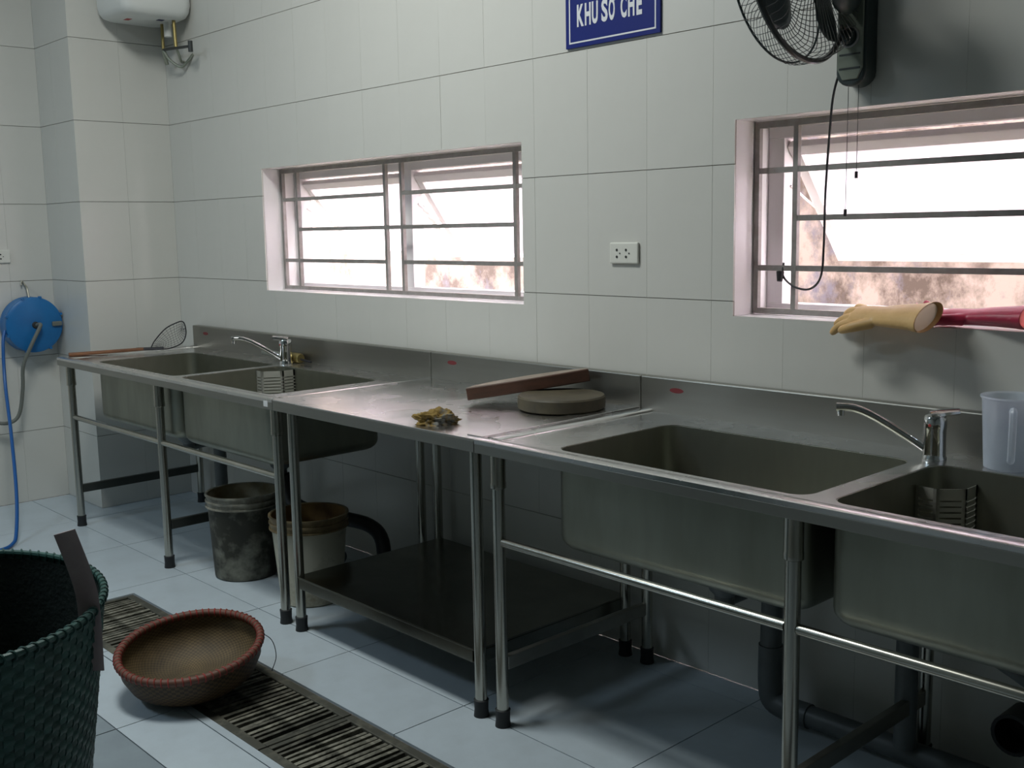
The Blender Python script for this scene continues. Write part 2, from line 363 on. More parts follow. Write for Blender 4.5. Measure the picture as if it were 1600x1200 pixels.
def floor_tile(x0, x1, y0, y1, m='floor_tile'):
    g = 0.0019; w = x1 - x0 - 2 * g; d = y1 - y0 - 2 * g
    if w < 0.012 or d < 0.012: return
    key = (round(w, 4), round(d, 4), m)
    if key not in FT:
        mb = MB().box(0, w, 0, d, -0.010, 0.0); FT[key] = mb.mesh('floor_tile', 0); FT[key].materials.append(M[m])
    o = mk('floor_tile', FT[key], None, floor); o.location = (x0 + g, y0 + g, random.uniform(-0.0006, 0))
def cut_rows(x0, x1):
    floor_tile(x0, x1, FY + FS, 0)
    floor_tile(x0, x1, FY, FY + FS)
    if x0 < GXL < x1 or x0 < GXR < x1:                     # tiles notched round the ends of the drain
        g = 0.0019; e, a, b = (GXL, x0, x1) if x0 < GXL < x1 else (GXR, x0, x1); mb = MB()
        full, cut = ((a, e), (e, b)) if e == GXL else ((e, b), (a, e))
        mb.box(full[0] + (g if full[0] == a else 0), full[1] - (g if full[1] == b else 0), -1.312 + g, FY - g, -0.010, 0.0)
        mb.box(cut[0] + (g if cut[0] == a else 0), cut[1] - (g if cut[1] == b else 0), GY0 + g, FY - g, -0.010, 0.0)
        mb.build('floor_tile', M['floor_tile'], floor, smooth=0); floor_tile(cut[0], cut[1], -1.312, GY1)
    elif x1 <= GXL + 1e-6 or x0 >= GXR - 1e-6: floor_tile(x0, x1, -1.312, FY)
    else: floor_tile(x0, x1, GY0, FY); floor_tile(x0, x1, -1.312, GY1)
    floor_tile(x0, x1, -1.51, -1.312)
    y = -1.51
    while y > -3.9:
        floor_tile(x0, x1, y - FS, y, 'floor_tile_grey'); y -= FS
k = -3
while FX + k * FS < XR - 0.7:
    a = max(XL, FX + k * FS); b = FX + (k + 1) * FS
    if b > XL: cut_rows(a, b)
    k += 1

# --- outside the windows
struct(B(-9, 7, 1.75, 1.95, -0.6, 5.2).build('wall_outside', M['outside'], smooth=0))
struct(B(-9, 7, 0.25, 1.75, -0.6, -0.4).build('ground_outside', M['grass_out'], smooth=0))

# --- windows: fixed white frame, two top-hung sashes pushed open
def window(name, w, tilts):
    x0, x1 = w; y0, y1 = 0.175, 0.235; root = structE(name, ((x0 + x1) / 2, 0.2, WZ[0]))
    inv = Matrix.Translation(-Vector(root.location))
    def part(mb, n, m, parent=None, loc=None, bev=0.002):
        o = mb.build(n, M[m], parent or root, smooth=0, bevel=bev)
        if parent is None: o.matrix_parent_inverse = inv
        return o
    hz = WZ[1] - 0.048
    part(B(x0, x1, y0, y1, hz, WZ[1]), 'frame_head', 'alu_white'); part(B(x0, x1, y0, y1, WZ[0], WZ[0] + 0.03), 'frame_sill', 'alu_white')
    part(B(x0, x0 + 0.055, y0, y1, WZ[0] + 0.03, hz), 'frame_jamb', 'alu_white'); part(B(x1 - 0.055, x1, y0, y1, WZ[0] + 0.03, hz), 'frame_jamb', 'alu_white')
    xm = (x0 + x1) / 2; part(B(xm - 0.03, xm + 0.03, y0, y1, WZ[0] + 0.03, hz), 'mullion', 'alu_white')
    for (a, b), (ang, drop) in zip(((x0 + 0.058, xm - 0.033), (xm + 0.033, x1 - 0.058)), tilts):
        H = 0.462; wd = b - a; s = MB(); f = 0.034
        s.box(0, wd, 0, 0.03, -f, 0); s.box(0, wd, 0, 0.03, -H, -H + f); s.box(0, f, 0, 0.03, -H + f, -f); s.box(wd - f, wd, 0, 0.03, -H + f, -f)
        so = s.build('sash', M['alu_white'], root, smooth=0, bevel=0.002)
        so.matrix_parent_inverse = inv; so.location = (a, 0.185, hz - drop); so.rotation_euler = (ang, 0, 0)
        mk('pane', B(f - 0.003, wd - f + 0.003, 0.012, 0.016, -H + f - 0.003, -f + 0.003).mesh('pane', 0), M['pane'], so)
        for xx in (a - 0.002, b - 0.006):      # friction stays
            bot = Vector((xx + 0.004, 0.2 + 0.25 * math.sin(ang), hz - drop - 0.25 * math.cos(ang)))
            st = MB().tube([(xx + 0.004, 0.205, hz - 0.14), bot], 0.004, 6).build('stay_arm', M['alu_white'], root); st.matrix_parent_inverse = inv
    return root
window('window_1', W1, ((math.radians(41), 0.026), (math.radians(36), 0.026)))
window('window_2', W2, ((math.radians(41), 0.026), (math.radians(41), 0.026)))
def grille(w, label):
    x0, x1 = w; z0, z1 = WZ; yc = 0.105; t = 0.008; g = thing('window_grille', label, 'window grille', ((x0 + x1) / 2, yc, z0), group='steel grilles in the windows')
    inv = Matrix.Translation(-Vector(g.location))
    def bar(a, b, c, d, n='bar', dy=0.0):
        o = B(a, b, yc - t + dy, yc + t + dy, c, d).build(n, M['grille_paint'], g, smooth=0); o.matrix_parent_inverse = inv
    e = 0.003
    bar(x0 + e, x1 - e, z1 - 0.022, z1 - e, 'frame_bar'); bar(x0 + e, x1 - e, z0 + e, z0 + 0.02, 'frame_bar')
    bar(x0 + e, x0 + 0.02, z0 + 0.02, z1 - 0.022, 'frame_bar'); bar(x1 - 0.02, x1 - e, z0 + 0.02, z1 - 0.022, 'frame_bar')
    L = x1 - x0; xs = (x0 + 0.142, x0 + L / 2 - 0.057, x0 + L / 2 + 0.057, x1 - 0.142)
    for x in xs: bar(x - t, x + t, z0 + 0.02, z1 - 0.022)
    hz = [z0 + (z1 - z0) * k for k in (0.245, 0.50, 0.745)]
    for i in (0, 2):
        bar(x0 + 0.02, xs[1] - t, hz[i] - t, hz[i] + t, dy=0.001); bar(xs[2] + t, x1 - 0.02, hz[i] - t, hz[i] + t, dy=0.001)
    bar(xs[0] + t, xs[3] - t, hz[1] - t, hz[1] + t, dy=0.001)
grille(W1, 'dark steel bar grille in the window left of the wall socket')
grille(W2, 'dark steel bar grille in the window below the wall fan')

# ================================================================== STEEL TABLES
ZTOP, YF, ZAP = 0.835, -0.755, 0.797
def basin_mesh(x0, x1, y0, y1, ztop, zbot, r=0.045, t=0.002):
    mb = MB(); n = 6
    def loop(d, z, rr): return [(x, y, z) for x, y in rrect(x0 + d, x1 - d, y0 + d, y1 - d, max(rr, 0.004), n)]
    loops = [loop(0, ztop, r)]
    for i in range(0, 6):
        a = PI / 2 * i / 5; q = 0.04
        loops.append(loop(q * (1 - math.cos(a)), zbot + q * (1 - math.sin(a)), r + 0.0))
    inner = []
    for i in range(0, 6):
        a = PI / 2 * i / 5; q = 0.038
        inner.append(loop(t + q * (1 - math.cos(a)), zbot + t + q * (1 - math.sin(a)), r))
    inner = inner[::-1] + [loop(t, ztop, r)]
    allv = []; N = len(loops[0])
    seq = loops + inner
    fs = []
    for L in seq: allv += L
    for i in range(len(seq) - 1):
        if i == len(loops) - 1: continue
        for k in range(N): k2 = (k + 1) % N; fs.append((i * N + k, i * N + k2, (i + 1) * N + k2, (i + 1) * N + k))
    fs.append(tuple((len(loops) - 1) * N + k for k in range(N))); fs.append(tuple(len(loops) * N + k for k in range(N)))
    last = len(seq) - 1
    for k in range(N): k2 = (k + 1) % N; fs.append((last * N + k, last * N + k2, k2, k))
    mb.add(allv, fs); return mb
def leg_mesh(collar, ztop=ZAP):
    mb = MB(); mb.lathe([(0.0, 0.04), (0.0175, 0.04), (0.0175, ztop), (0.0, ztop)], 20)
    if collar: mb.lathe([(0.0178, 0.695), (0.0225, 0.698), (0.0225, 0.712), (0.0215, 0.716), (0.0215, ztop), (0.0, ztop)], 20)
    return mb.mesh('leg')
FOOT = MB().lathe([(0, 0), (0.023, 0), (0.0205, 0.02), (0.0215, 0.046), (0.0225, 0.05), (0.0178, 0.052)], 18).mesh('foot'); FOOT.materials.append(M['rubber'])
LEGC = leg_mesh(True); LEGP = leg_mesh(False); LEGC.materials.append(M['steel_leg']); LEGP.materials.append(M['steel_leg'])
def table_common(t, x0, x1, legs, collar, rail=True, brace_x=(), bm='dark_brace'):
    o = MB(); zt = ZTOP - (0.0125 if rail else 0.0045); o.box(x0, x1, YF, YF + 0.018, ZAP, zt); o.box(x0, x0 + 0.002, YF + 0.018, -0.05, ZAP, zt); o.box(x1 - 0.002, x1, YF + 0.018, -0.05, ZAP, zt)
    o.build('apron', M['steel'], t, smooth=0, bevel=0.0015)
    s = MB(); s.box(x0, x1, -0.047, -0.012, ZTOP - 0.03, 0.938); s.build('backsplash', M['steel'], t, smooth=0, bevel=0.004)
    for y in (-0.708, -0.07):
        for x in legs:
            l = mk('leg', LEGC if collar else LEGP, None, t); l.location = (x, y, 0)
            mk('foot', FOOT, None, l)
    if rail:
        for a, b in zip(legs[:-1], legs[1:]): MB().tube([(a + 0.016, -0.708, 0.543), (b - 0.016, -0.708, 0.543)], 0.0125, 14).build('rail', M['steel_leg'], t)
    for x in brace_x: B(x - 0.010, x + 0.010, -0.692, -0.086, 0.165, 0.205).build('brace', M[bm], t, smooth=0, bevel=0.002)
    return t
def deck_with_holes(t, x0, x1, holes):
    """raised border all round, slightly sunken deck with rounded holes"""
    z = ZTOP - 0.008; mb = MB(); n = 6; y0, y1 = YF + 0.012, -0.045
    xs = [x0 + 0.01]
    for i, (a, b, c, d) in enumerate(holes):
        nxt = (b + holes[i + 1][0]) / 2 if i + 1 < len(holes) else min(b + 0.03, x1 - 0.02)
        prv = (a + holes[i - 1][1]) / 2 if i else a - 0.03
        mb.add([(xs[-1], y0, z), (prv, y0, z), (prv, y1, z), (xs[-1], y1, z)], [(0, 1, 2, 3)]) if prv > xs[-1] + 1e-5 else None
        inn = rrect(a, b, c, d, 0.045, n); N = len(inn); out = []
        for k, (x, y) in enumerate(inn):
            q = k // (n + 1); out.append(((nxt, y1), (prv, y1), (prv, y0), (nxt, y0))[q])
        mb.add([(x, y, z) for x, y in inn] + [(x, y, z) for x, y in out] + [(x, y, z - 0.012) for x, y in inn],
               [(k, (k + 1) % N, N + (k + 1) % N, N + k) if out[k] != out[(k + 1) % N] else (k, (k + 1) % N, N + k) for k in range(N)] + [(k, (k + 1) % N, 2 * N + (k + 1) % N, 2 * N + k) for k in range(N)])
        xs.append(nxt)
    mb.add([(xs[-1], y0, z), (x1 - 0.01, y0, z), (x1 - 0.01, y1, z), (xs[-1], y1, z)], [(0, 1, 2, 3)])
    mb.build('deck', M['steel_top'], t, smooth=40)
    # raised front and side borders, a half-round profile
    def lip(p0, p1, wv):
        p0 = Vector(p0); p1 = Vector(p1); wv = Vector(wv); prof = [(0, -0.012), (0, -0.0015), (0.05, 0), (0.75, 0), (0.9, -0.003), (1, -0.009), (1, -0.012)]
        vs = [p + wv * u + Vector((0, 0, v)) for p in (p0, p1) for u, v in prof]; m = len(prof)
        MB().add(vs, [(i, i + 1, m + i + 1, m + i) for i in range(m - 1)] + [(m - 1, 0, m, 2 * m - 1), tuple(range(m)), tuple(range(2 * m - 1, m - 1, -1))]).build('border', M['steel_top'], t, smooth=50)
    lip((x0, YF, ZTOP), (x1, YF, ZTOP), (0, 0.05, 0)); lip((x0, YF + 0.05, ZTOP), (x0, -0.047, ZTOP), (0.05, 0, 0)); lip((x1, YF + 0.05, ZTOP), (x1, -0.047, ZTOP), (-0.05, 0, 0))
def sticker(t, x, z=0.902):
    pts = [(0.027 * math.cos(a), 0.008 * math.sin(a)) for a in [2 * PI * i / 20 for i in range(20)]]
    MB().add([(x + u, -0.0478, z + v) for u, v in pts] + [(x + u, -0.0470, z + v) for u, v in pts], [tuple(range(20))] + [(i, (i + 1) % 20, 20 + (i + 1) % 20, 20 + i) for i in range(20)]).build('maker_sticker', M['brand_sticker'], t, smooth=0)['label'] = 'small dark red oval sticker'
def overflow(t, x0, yb, dz=0.0, dy=0.0):
    """perforated overflow box in the back left corner of the second basin"""
    P = [(x0, yb - 0.100 - dy), (x0 + 0.052, yb - 0.104 - dy), (x0 + 0.102, yb - 0.062), (x0 + 0.102, yb)]; z0, z1 = 0.60 + dz, 0.792 + dz
    mb = MB(); nsl = 12; hh = (z1 - z0 - 0.03) / nsl
    bars = [(z0, z0 + 0.012), (z1 - 0.018, z1)] + [(z0 + 0.012 + hh * (i + 0.34), z0 + 0.012 + hh * (i + 1)) for i in range(nsl)]
    for (ax, ay), (bx, by) in zip(P[:-1], P[1:]):
        d = Vector((bx - ax, by - ay)); L = d.length; d /= L; nrm = Vector((-d.y, d.x)) * 0.0015
        def quad(u0, u1, za, zb):
            a = Vector((ax, ay)) + d * u0; b = Vector((ax, ay)) + d * u1
            mb.prism([(a.x, a.y), (b.x, b.y), (b.x + nrm.x, b.y + nrm.y), (a.x + nrm.x, a.y + nrm.y)], za, zb)
        for za, zb in bars: quad(0, L, za, zb)
        quad(0, 0.008, z0, z1); quad(L - 0.008, L, z0, z1)
    mb.build('overflow_strainer', M['strainer'], t, smooth=0)['label'] = 'slotted steel overflow cover'
def sink(name, label, x0, x1, legs, basins, brace_x, stick_x, ov, bm):
    t = thing(name, label, 'sink', ((x0 + x1) / 2, (YF) / 2, 0), group='double-bowl steel sinks'); loc = Vector(t.location); t.location = (0, 0, 0)
    table_common(t, x0, x1, legs, True, True, brace_x, bm)
    holes = [(a, b, -0.672, -0.182) for a, b in basins]
    deck_with_holes(t, x0, x1, holes)
    for a, b, c, d in holes:
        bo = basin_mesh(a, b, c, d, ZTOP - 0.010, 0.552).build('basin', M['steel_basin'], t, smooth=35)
        cx, cy = (a + b) / 2, -0.43
        MB().lathe([(0.0, 0.556), (0.05, 0.5565), (0.056, 0.5545), (0.056, 0.5540)], 20, (cx, cy, 0)).build('drain_cup', M['chrome'], bo)
        MB().lathe([(0.0, 0.548), (0.058, 0.550), (0.058, 0.530), (0.052, 0.505), (0.040, 0.470), (0.026, 0.455), (0.026, 0.430), (0, 0.43)], 20, (cx, cy, 0)).build('drain_outlet', M['pvc'], bo)
    overflow(t, holes[1][0] + 0.002, holes[1][3] - 0.002, ov[0], ov[1])
    sticker(t, stick_x)
    for ch in list(t.children): ch.location = ch.location - loc
    t.location = loc; return t
sinkL = sink('double_sink', 'long steel double sink by the corner column with a net on its rim', -2.537, -0.550, (-2.50, -1.545, -0.605), ((-2.27, -1.475), (-1.43, -0.70)), (-2.50, -1.545), -2.395, (0.026, 0.03), 'dark_brace')
sinkR = sink('double_sink', 'nearer steel double sink at right under the fan with a plastic jug', 0.5185, 2.505, (0.563, 1.50, 2.46), ((0.745, 1.503), (1.557, 2.31)), (0.563, 1.50, 2.46), 0.662, (0, 0), 'steel')
# small white label on the left apron
lb = B(-0.606, -0.578, YF - 0.0012, YF, 0.806, 0.826).build('paper_label', M['sticker_white'], sinkL, smooth=0); lb.matrix_parent_inverse = Matrix.Translation(-Vector(sinkL.location))
# prep table between the sinks
pt = thing('prep_table', 'steel work table between the two sinks with lower shelf and chopping boards on top', 'table', (0, 0, 0))
table_common(pt, -0.5475, 0.516, (-0.500, 0.470), False, False)
tp = MB(); tp.box(-0.5475, 0.516, YF + 0.001, -0.047, ZTOP - 0.004, ZTOP); tp.build('table_top', M['steel_top'], pt, smooth=0, bevel=0.0015)
tp = MB(); tp.box(0.455, 0.515, YF + 0.03, -0.05, ZTOP, ZTOP + 0.003); tp.build('seam_strip', M['steel_top'], pt, smooth=0, bevel=0.0012)
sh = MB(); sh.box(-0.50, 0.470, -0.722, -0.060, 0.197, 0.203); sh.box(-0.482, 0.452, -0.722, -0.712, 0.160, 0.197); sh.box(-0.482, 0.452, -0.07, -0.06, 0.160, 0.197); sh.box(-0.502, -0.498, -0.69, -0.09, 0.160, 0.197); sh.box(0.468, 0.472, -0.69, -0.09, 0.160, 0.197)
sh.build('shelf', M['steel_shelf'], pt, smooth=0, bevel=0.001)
B(-0.48, 0.45, -0.085, -0.055, 0.735, 0.77).build('back_rail', M['dark_brace'], pt, smooth=0)
sticker(pt, -0.418, 0.905)

# ================================================================== PLUMBING
def faucet(loc, ang, lever_ang, label):
    f = thing('mixer_tap', label, 'tap', loc, group='chrome mixer taps')
    MB().lathe([(0, 0), (0.030, 0), (0.030, 0.006), (0.028, 0.010), (0.0275, 0.014), (0.0265, 0.075), (0.028, 0.078), (0.028, 0.100), (0.024, 0.108), (0, 0.110)], 28).build('body', M['chrome'], f)
    d = Vector((math.cos(ang), math.sin(ang), 0))
    pts = smoothpath([d * 0.010 + Vector((0, 0, 0.018)), d * 0.05 + Vector((0, 0, 0.045)), d * 0.115 + Vector((0, 0, 0.086)), d * 0.160 + Vector((0, 0, 0.110)), d * 0.195 + Vector((0, 0, 0.121)), d * 0.232 + Vector((0, 0, 0.121))], 5)
    s = MB().tube(pts, [0.0105] * (len(pts) - 4) + [0.0105, 0.0105, 0.011, 0.0115], 12).build('spout', M['chrome'], f)
    MB().tube([d * 0.222 + Vector((0, 0, 0.115)), d * 0.222 + Vector((0, 0, 0.100))], 0.0095, 12).build('aerator', M['chrome'], s)
    e = Vector((math.cos(lever_ang), math.sin(lever_ang), 0))
    h = MB().tube(smoothpath([e * -0.012 + Vector((0, 0, 0.108)), e * 0.015 + Vector((0, 0, 0.114)), e * 0.055 + Vector((0, 0, 0.119))], 4), [0.013, 0.013, 0.0125, 0.012, 0.011, 0.0105, 0.010, 0.0095, 0.009], 10, flat=((0, 0, 1), 1.6)).build('lever', M['chrome'], f)
    MB().lathe([(0, 0), (0.004, 0), (0.0035, 0.0015), (0, 0.002)], 10, M=Matrix.Rotation(PI / 2, 4, 'X'), c=(0.0, -0.0278, 0.088)).build('hot_dot', M['sticker_red'], f)
    return f
faucet((1.530, -0.137, ZTOP - 0.008), math.radians(207), math.radians(40), 'chrome mixer tap on the nearer right-hand sink beside the plastic jug')
faucet((-1.470, -0.137, ZTOP - 0.008), math.radians(240), math.radians(235), 'chrome mixer tap on the far left sink')
def pipe(name, label, runs, m, r=0.030):
    t = thing(name, label, 'pipe', runs[0][1][-1])
    inv = Matrix.Translation(-Vector(t.location))
    for n, pts, rr in runs:
        o = MB().tube(smoothpath(pts, 5) if len(pts) > 2 else pts, rr, 16).build(n, M[m], t); o.matrix_parent_inverse = inv
    return t
pipe('drain_pipe', 'grey plastic drain pipe with elbow under the nearer right sink', [
    ('downpipe', [(1.075, -0.13, 0.54), (1.07, -0.13, 0.20)], 0.031), ('elbow', [(1.07, -0.13, 0.22), (1.07, -0.13, 0.10), (1.085, -0.13, 0.055), (1.14, -0.13, 0.045), (1.20, -0.13, 0.045)], 0.035),
    ('floor_run', [(1.19, -0.13, 0.045), (1.80, -0.13, 0.045)], 0.031), ('riser', [(1.49, -0.155, 0.07), (1.49, -0.155, 0.53)], 0.028), ('branch', [(1.117, -0.43, 0.44), (1.117, -0.30, 0.44), (1.09, -0.14, 0.43)], 0.022),
    ('branch', [(1.937, -0.43, 0.44), (1.75, -0.30, 0.44), (1.50, -0.165, 0.42)], 0.022)], 'pvc')
pipe('drain_pipe', 'grey plastic drain pipe behind the buckets under the left sink', [
    ('downpipe', [(-1.98, -0.22, 0.54), (-1.98, -0.22, 0.05)], 0.030), ('floor_run', [(-1.98, -0.22, 0.045), (-1.0, -0.20, 0.045)], 0.030), ('branch', [(-1.872, -0.43, 0.44), (-1.92, -0.30, 0.44), (-1.97, -0.225, 0.43)], 0.022)], 'pvc')
pipe('waste_hose', 'black curved waste pipe behind the white bucket under the left sink', [
    ('hose', [(-1.05, -0.43, 0.435), (-1.04, -0.40, 0.32), (-0.98, -0.32, 0.265), (-0.86, -0.27, 0.255), (-0.74, -0.23, 0.24), (-0.685, -0.21, 0.18), (-0.68, -0.21, 0.02)], 0.029)], 'black_pipe')
dp = thing('drain_inlet', 'black round pipe end near the floor under the nearer right sink', 'pipe', (1.74, -0.012, 0.17))
MB().lathe([(0, -0.002), (0.052, -0.002), (0.052, 0.10), (0.043, 0.10), (0.043, 0.015), (0, 0.015)], 22, M=Matrix.Rotation(PI / 2, 4, 'X')).build('pipe_end', M['black_pipe'], dp)

# ================================================================== WALL THINGS
# power socket
def socket(name, label, mtx):
    s = thing(name, label, 'socket'); s.matrix_world = mtx
    B(-0.060, 0.060, -0.010, 0.0, -0.034, 0.034).build('plate', M['socket_white'], s, smooth=0, bevel=0.004)
    for cx in (-0.021, 0.018):
        for dx, dz in ((-0.007, 0.010), (-0.007, -0.012), (0.006, -0.001)):
            r = 0.0042 if dx < 0 else 0.0025
            MB().lathe([(0, 0), (r, 0), (r, -0.001), (0, -0.001)], 10, (cx + dx, -0.0103, dz), M=Matrix.Rotation(-PI / 2, 4, 'X')).build('pin_hole', M['hole'], s)
    return s
socket('wall_socket', 'white double power socket on the wall between the two windows', Matrix.Translation((0.415, -0.0005, 1.323)))
socket('wall_socket', 'white socket on the far left wall above the blue hose reel', Matrix.Translation((XL + 0.0005, -0.772, 1.313)) @ Matrix.Rotation(PI / 2, 4, 'Z'))
# blue sign
sg = thing('wall_sign', 'blue enamel sign with white lettering on the wall above the socket', 'sign', (0.364, 0, 1.99))
B(-0.199, 0.199, -0.008, -0.0005, 0, 0.27).build('plate', M['sign_blue'], sg, smooth=0, bevel=0.001)
bo = MB()
for a, b, c, d in ((-0.183, 0.183, 0.0135, 0.0185), (-0.183, 0.183, 0.2515, 0.2565), (-0.183, -0.178, 0.0185, 0.2515), (0.178, 0.183, 0.0185, 0.2515)): bo.box(a, b, -0.0088, -0.008, c, d)
bo.build('border_line', M['sign_white'], sg, smooth=0)
def glyph(ch, xa, xb, za, zb):
    cu = bpy.data.curves.new('letter', 'FONT'); cu.body = ch; cu.size = 0.10; cu.extrude = 0.0004; cu.offset = 0.0036; cu.resolution_u = 4
    tmp = bpy.data.objects.new('letter_curve', cu); COL.objects.link(tmp); bpy.context.view_layer.update()
    me = bpy.data.meshes.new_from_object(tmp.evaluated_get(bpy.context.evaluated_depsgraph_get())); me.name = 'letter'; bpy.data.objects.remove(tmp); bpy.data.curves.remove(cu)
    xs = [v.co.x for v in me.vertices]; ys = [v.co.y for v in me.vertices]; x0, x1, y0, y1 = min(xs), max(xs), min(ys), max(ys)
    for v in me.vertices: x, y, z = v.co; v.co = (xa + (x - x0) / (x1 - x0) * (xb - xa), -0.0085 - z, za + (y - y0) / (y1 - y0) * (zb - za))
    mk('letter', me, M['sign_white'], sg)
gx = 0.364; gz = 1.99
for ch, xa, xb in (('K', .217, .247), ('H', .252, .278), ('U', .283, .309), ('S', .324, .351), ('O', .355, .381), ('C', .405, .430), ('H', .436, .462), ('E', .470, .492)):
    glyph(ch, xa - gx, xb - gx, 2.054 - gz, 2.124 - gz)
def mark(pts): xzp = [(x - gx, z - gz) for x, z in pts]; n = len(xzp); MB().add([(x, -0.0088, z) for x, z in xzp] + [(x, -0.0080, z) for x, z in xzp], [tuple(range(n))] + [(i, (i + 1) % n, n + (i + 1) % n, n + i) for i in range(n)]).build('accent_mark', M['sign_white'], sg, smooth=0)
mark([(.377, 2.112), (.386, 2.114), (.390, 2.121), (.389, 2.130), (.383, 2.130), (.383, 2.122), (.377, 2.119)])            # horn of the O
mark([(.469, 2.130), (.475, 2.130), (.481, 2.137), (.487, 2.130), (.493, 2.130), (.484, 2.143), (.478, 2.143)])            # circumflex
mark([(.490, 2.139), (.495, 2.139), (.503, 2.150), (.497, 2.150)])                                                         # acute

# water heater in the corner
wh = thing('water_heater', 'white square electric water heater high in the corner', 'water heater', (-2.575, -0.18, 2.465))
def rbox(x0, x1, y0, y1, prof, r):
    mb = MB(); lp = []
    for ins, z, rr in prof: lp.append([(x, y, z) for x, y in rrect(x0 + ins, x1 - ins, y0 + ins, y1 - ins, max(0.004, rr), 6)])
    N = len(lp[0]); fs = []
    for i in range(len(lp) - 1):
        for k in range(N): fs.append((i * N + k, i * N + (k + 1) % N, (i + 1) * N + (k + 1) % N, (i + 1) * N + k))
    fs += [tuple(range(N - 1, -1, -1)), tuple((len(lp) - 1) * N + k for k in range(N))]
    return mb.add([v for L in lp for v in L], fs)
rbox(-0.178, 0.172, -0.185, 0.178, [(0.040, 0, 0.05), (0.018, 0.012, 0.055), (0.006, 0.035, 0.055), (0, 0.07, 0.055), (0, 0.29, 0.055), (0.006, 0.325, 0.055), (0.018, 0.348, 0.055), (0.04, 0.36, 0.05)], 0.05).build('body', M['heater_white'], wh, smooth=60)
B(-0.03, 0.015, -0.10, -0.075, -0.0012, 0.0005).build('warning_sticker', M['sticker_red'], wh, smooth=0)
B(0.055, 0.085, 0.03, 0.06, -0.002, 0.0005).build('badge', M['sticker_blue'], wh, smooth=0)
MB().tube([(-0.03, 0.10, 0.002), (-0.03, 0.10, -0.125)], 0.008, 10).build('inlet_pipe', M['brass'], wh)
MB().tube(smoothpath([(0.10, 0.10, 0.002), (0.105, 0.10, -0.07), (0.11, 0.10, -0.13)], 4), 0.009, 10).build('outlet_pipe', M['brass'], wh)
MB().tube([(0.03, 0.10, 0.002), (0.03, 0.10, -0.07)], 0.019, 12).build('safety_valve', M['plastic_white'], wh)
vl = MB().tube([(-0.03, 0.10, -0.125), (0.26, 0.10, -0.145)], 0.007, 10).build('valve_stem', M['fan_wire'], wh)
MB().tube([(0.262, 0.10, -0.120), (0.262, 0.10, -0.172)], 0.012, 10).build('valve_handle', M['fan_wire'], vl)
MB().tube(smoothpath([(-0.03, 0.10, -0.125), (0.0, 0.11, -0.17), (0.03, 0.13, -0.20), (0.06, 0.15, -0.215), (0.10, 0.165, -0.19), (0.135, 0.177, -0.16)], 5), 0.007, 10).build('flexible_hose', M['flex_hose'], wh)
MB().tube(smoothpath([(0.11, 0.10, -0.13), (0.10, 0.12, -0.17), (0.06, 0.15, -0.19), (0.03, 0.177, -0.185)], 5), 0.007, 10).build('flexible_hose', M['flex_hose'], wh)
MB().tube([(-0.03, 0.10, -0.125), (-0.06, 0.13, -0.19)], 0.010, 10).build('drain_nozzle', M['flex_hose'], wh)

# blue hose reel on the left wall
RC = Vector((XL + 0.012, -0.653, 0.955)); Rx = Matrix.Rotation(PI / 2, 4, 'Y')
hr = thing('hose_reel', 'round blue plastic hose reel hanging on the left wall', 'hose reel', RC)
MB().lathe([(0, 0), (0.125, 0), (0.142, 0.004), (0.146, 0.012), (0.143, 0.03), (0.143, 0.075), (0.146, 0.09), (0.143, 0.102), (0.13, 0.108), (0.02, 0.112), (0, 0.112)], 48, M=Rx).build('drum', M['blue_plastic'], hr)
for a in (20, 75, 110, 160, 200, 250, 300):
    c = Vector((0.095, 0.146 * math.cos(math.radians(a)), 0.146 * math.sin(math.radians(a))))
    MB().tube([c + Vector((-0.012, 0, 0)), c + Vector((0.012, 0, 0))], 0.007, 8).build('clip', M['blue_plastic'], hr)
MB().lathe([(0, 0.111), (0.018, 0.112), (0.014, 0.122), (0, 0.122)], 16, M=Rx).build('hub', M['hole'], hr)
B(0.100, 0.122, 0.085, 0.135, -0.012, 0.012).build('crank_handle', M['hose_grey'], hr, smooth=0, bevel=0.004)
MB().tube(smoothpath([(0.05, 0.0, 0.14), (0.03, 0.0, 0.19), (0.004, 0.0, 0.205), (0.002, -0.015, 0.225), (0.006, -0.02, 0.205)], 5), 0.005, 8).build('hook', M['hook_steel'], hr)
MB().tube(smoothpath([(0.118, 0.004, 0.0), (0.15, 0.012, 0.004), (0.155, 0.0, -0.02), (0.15, -0.05, -0.115), (0.13, -0.085, -0.21), (0.11, -0.09, -0.33), (0.10, -0.115, -0.46), (0.09, -0.165, -0.50), (0.07, -0.24, -0.485), (0.05, -0.33, -0.42)], 6), 0.0095, 10).build('supply_hose', M['hose_grey'], hr)
MB().tube(smoothpath([(0.08, -0.145, -0.02), (0.10, -0.165, -0.09), (0.16, -0.19, -0.28), (0.36, -0.245, -0.52), (0.60, -0.32, -0.75), (0.76, -0.385, -0.90), (0.83, -0.43, -0.9415), (0.88, -0.52, -0.945), (0.86, -0.72, -0.945)], 6), 0.0085, 10).build('hose', M['hose_blue'], hr)['label'] = 'thin blue hose hanging down to the floor'

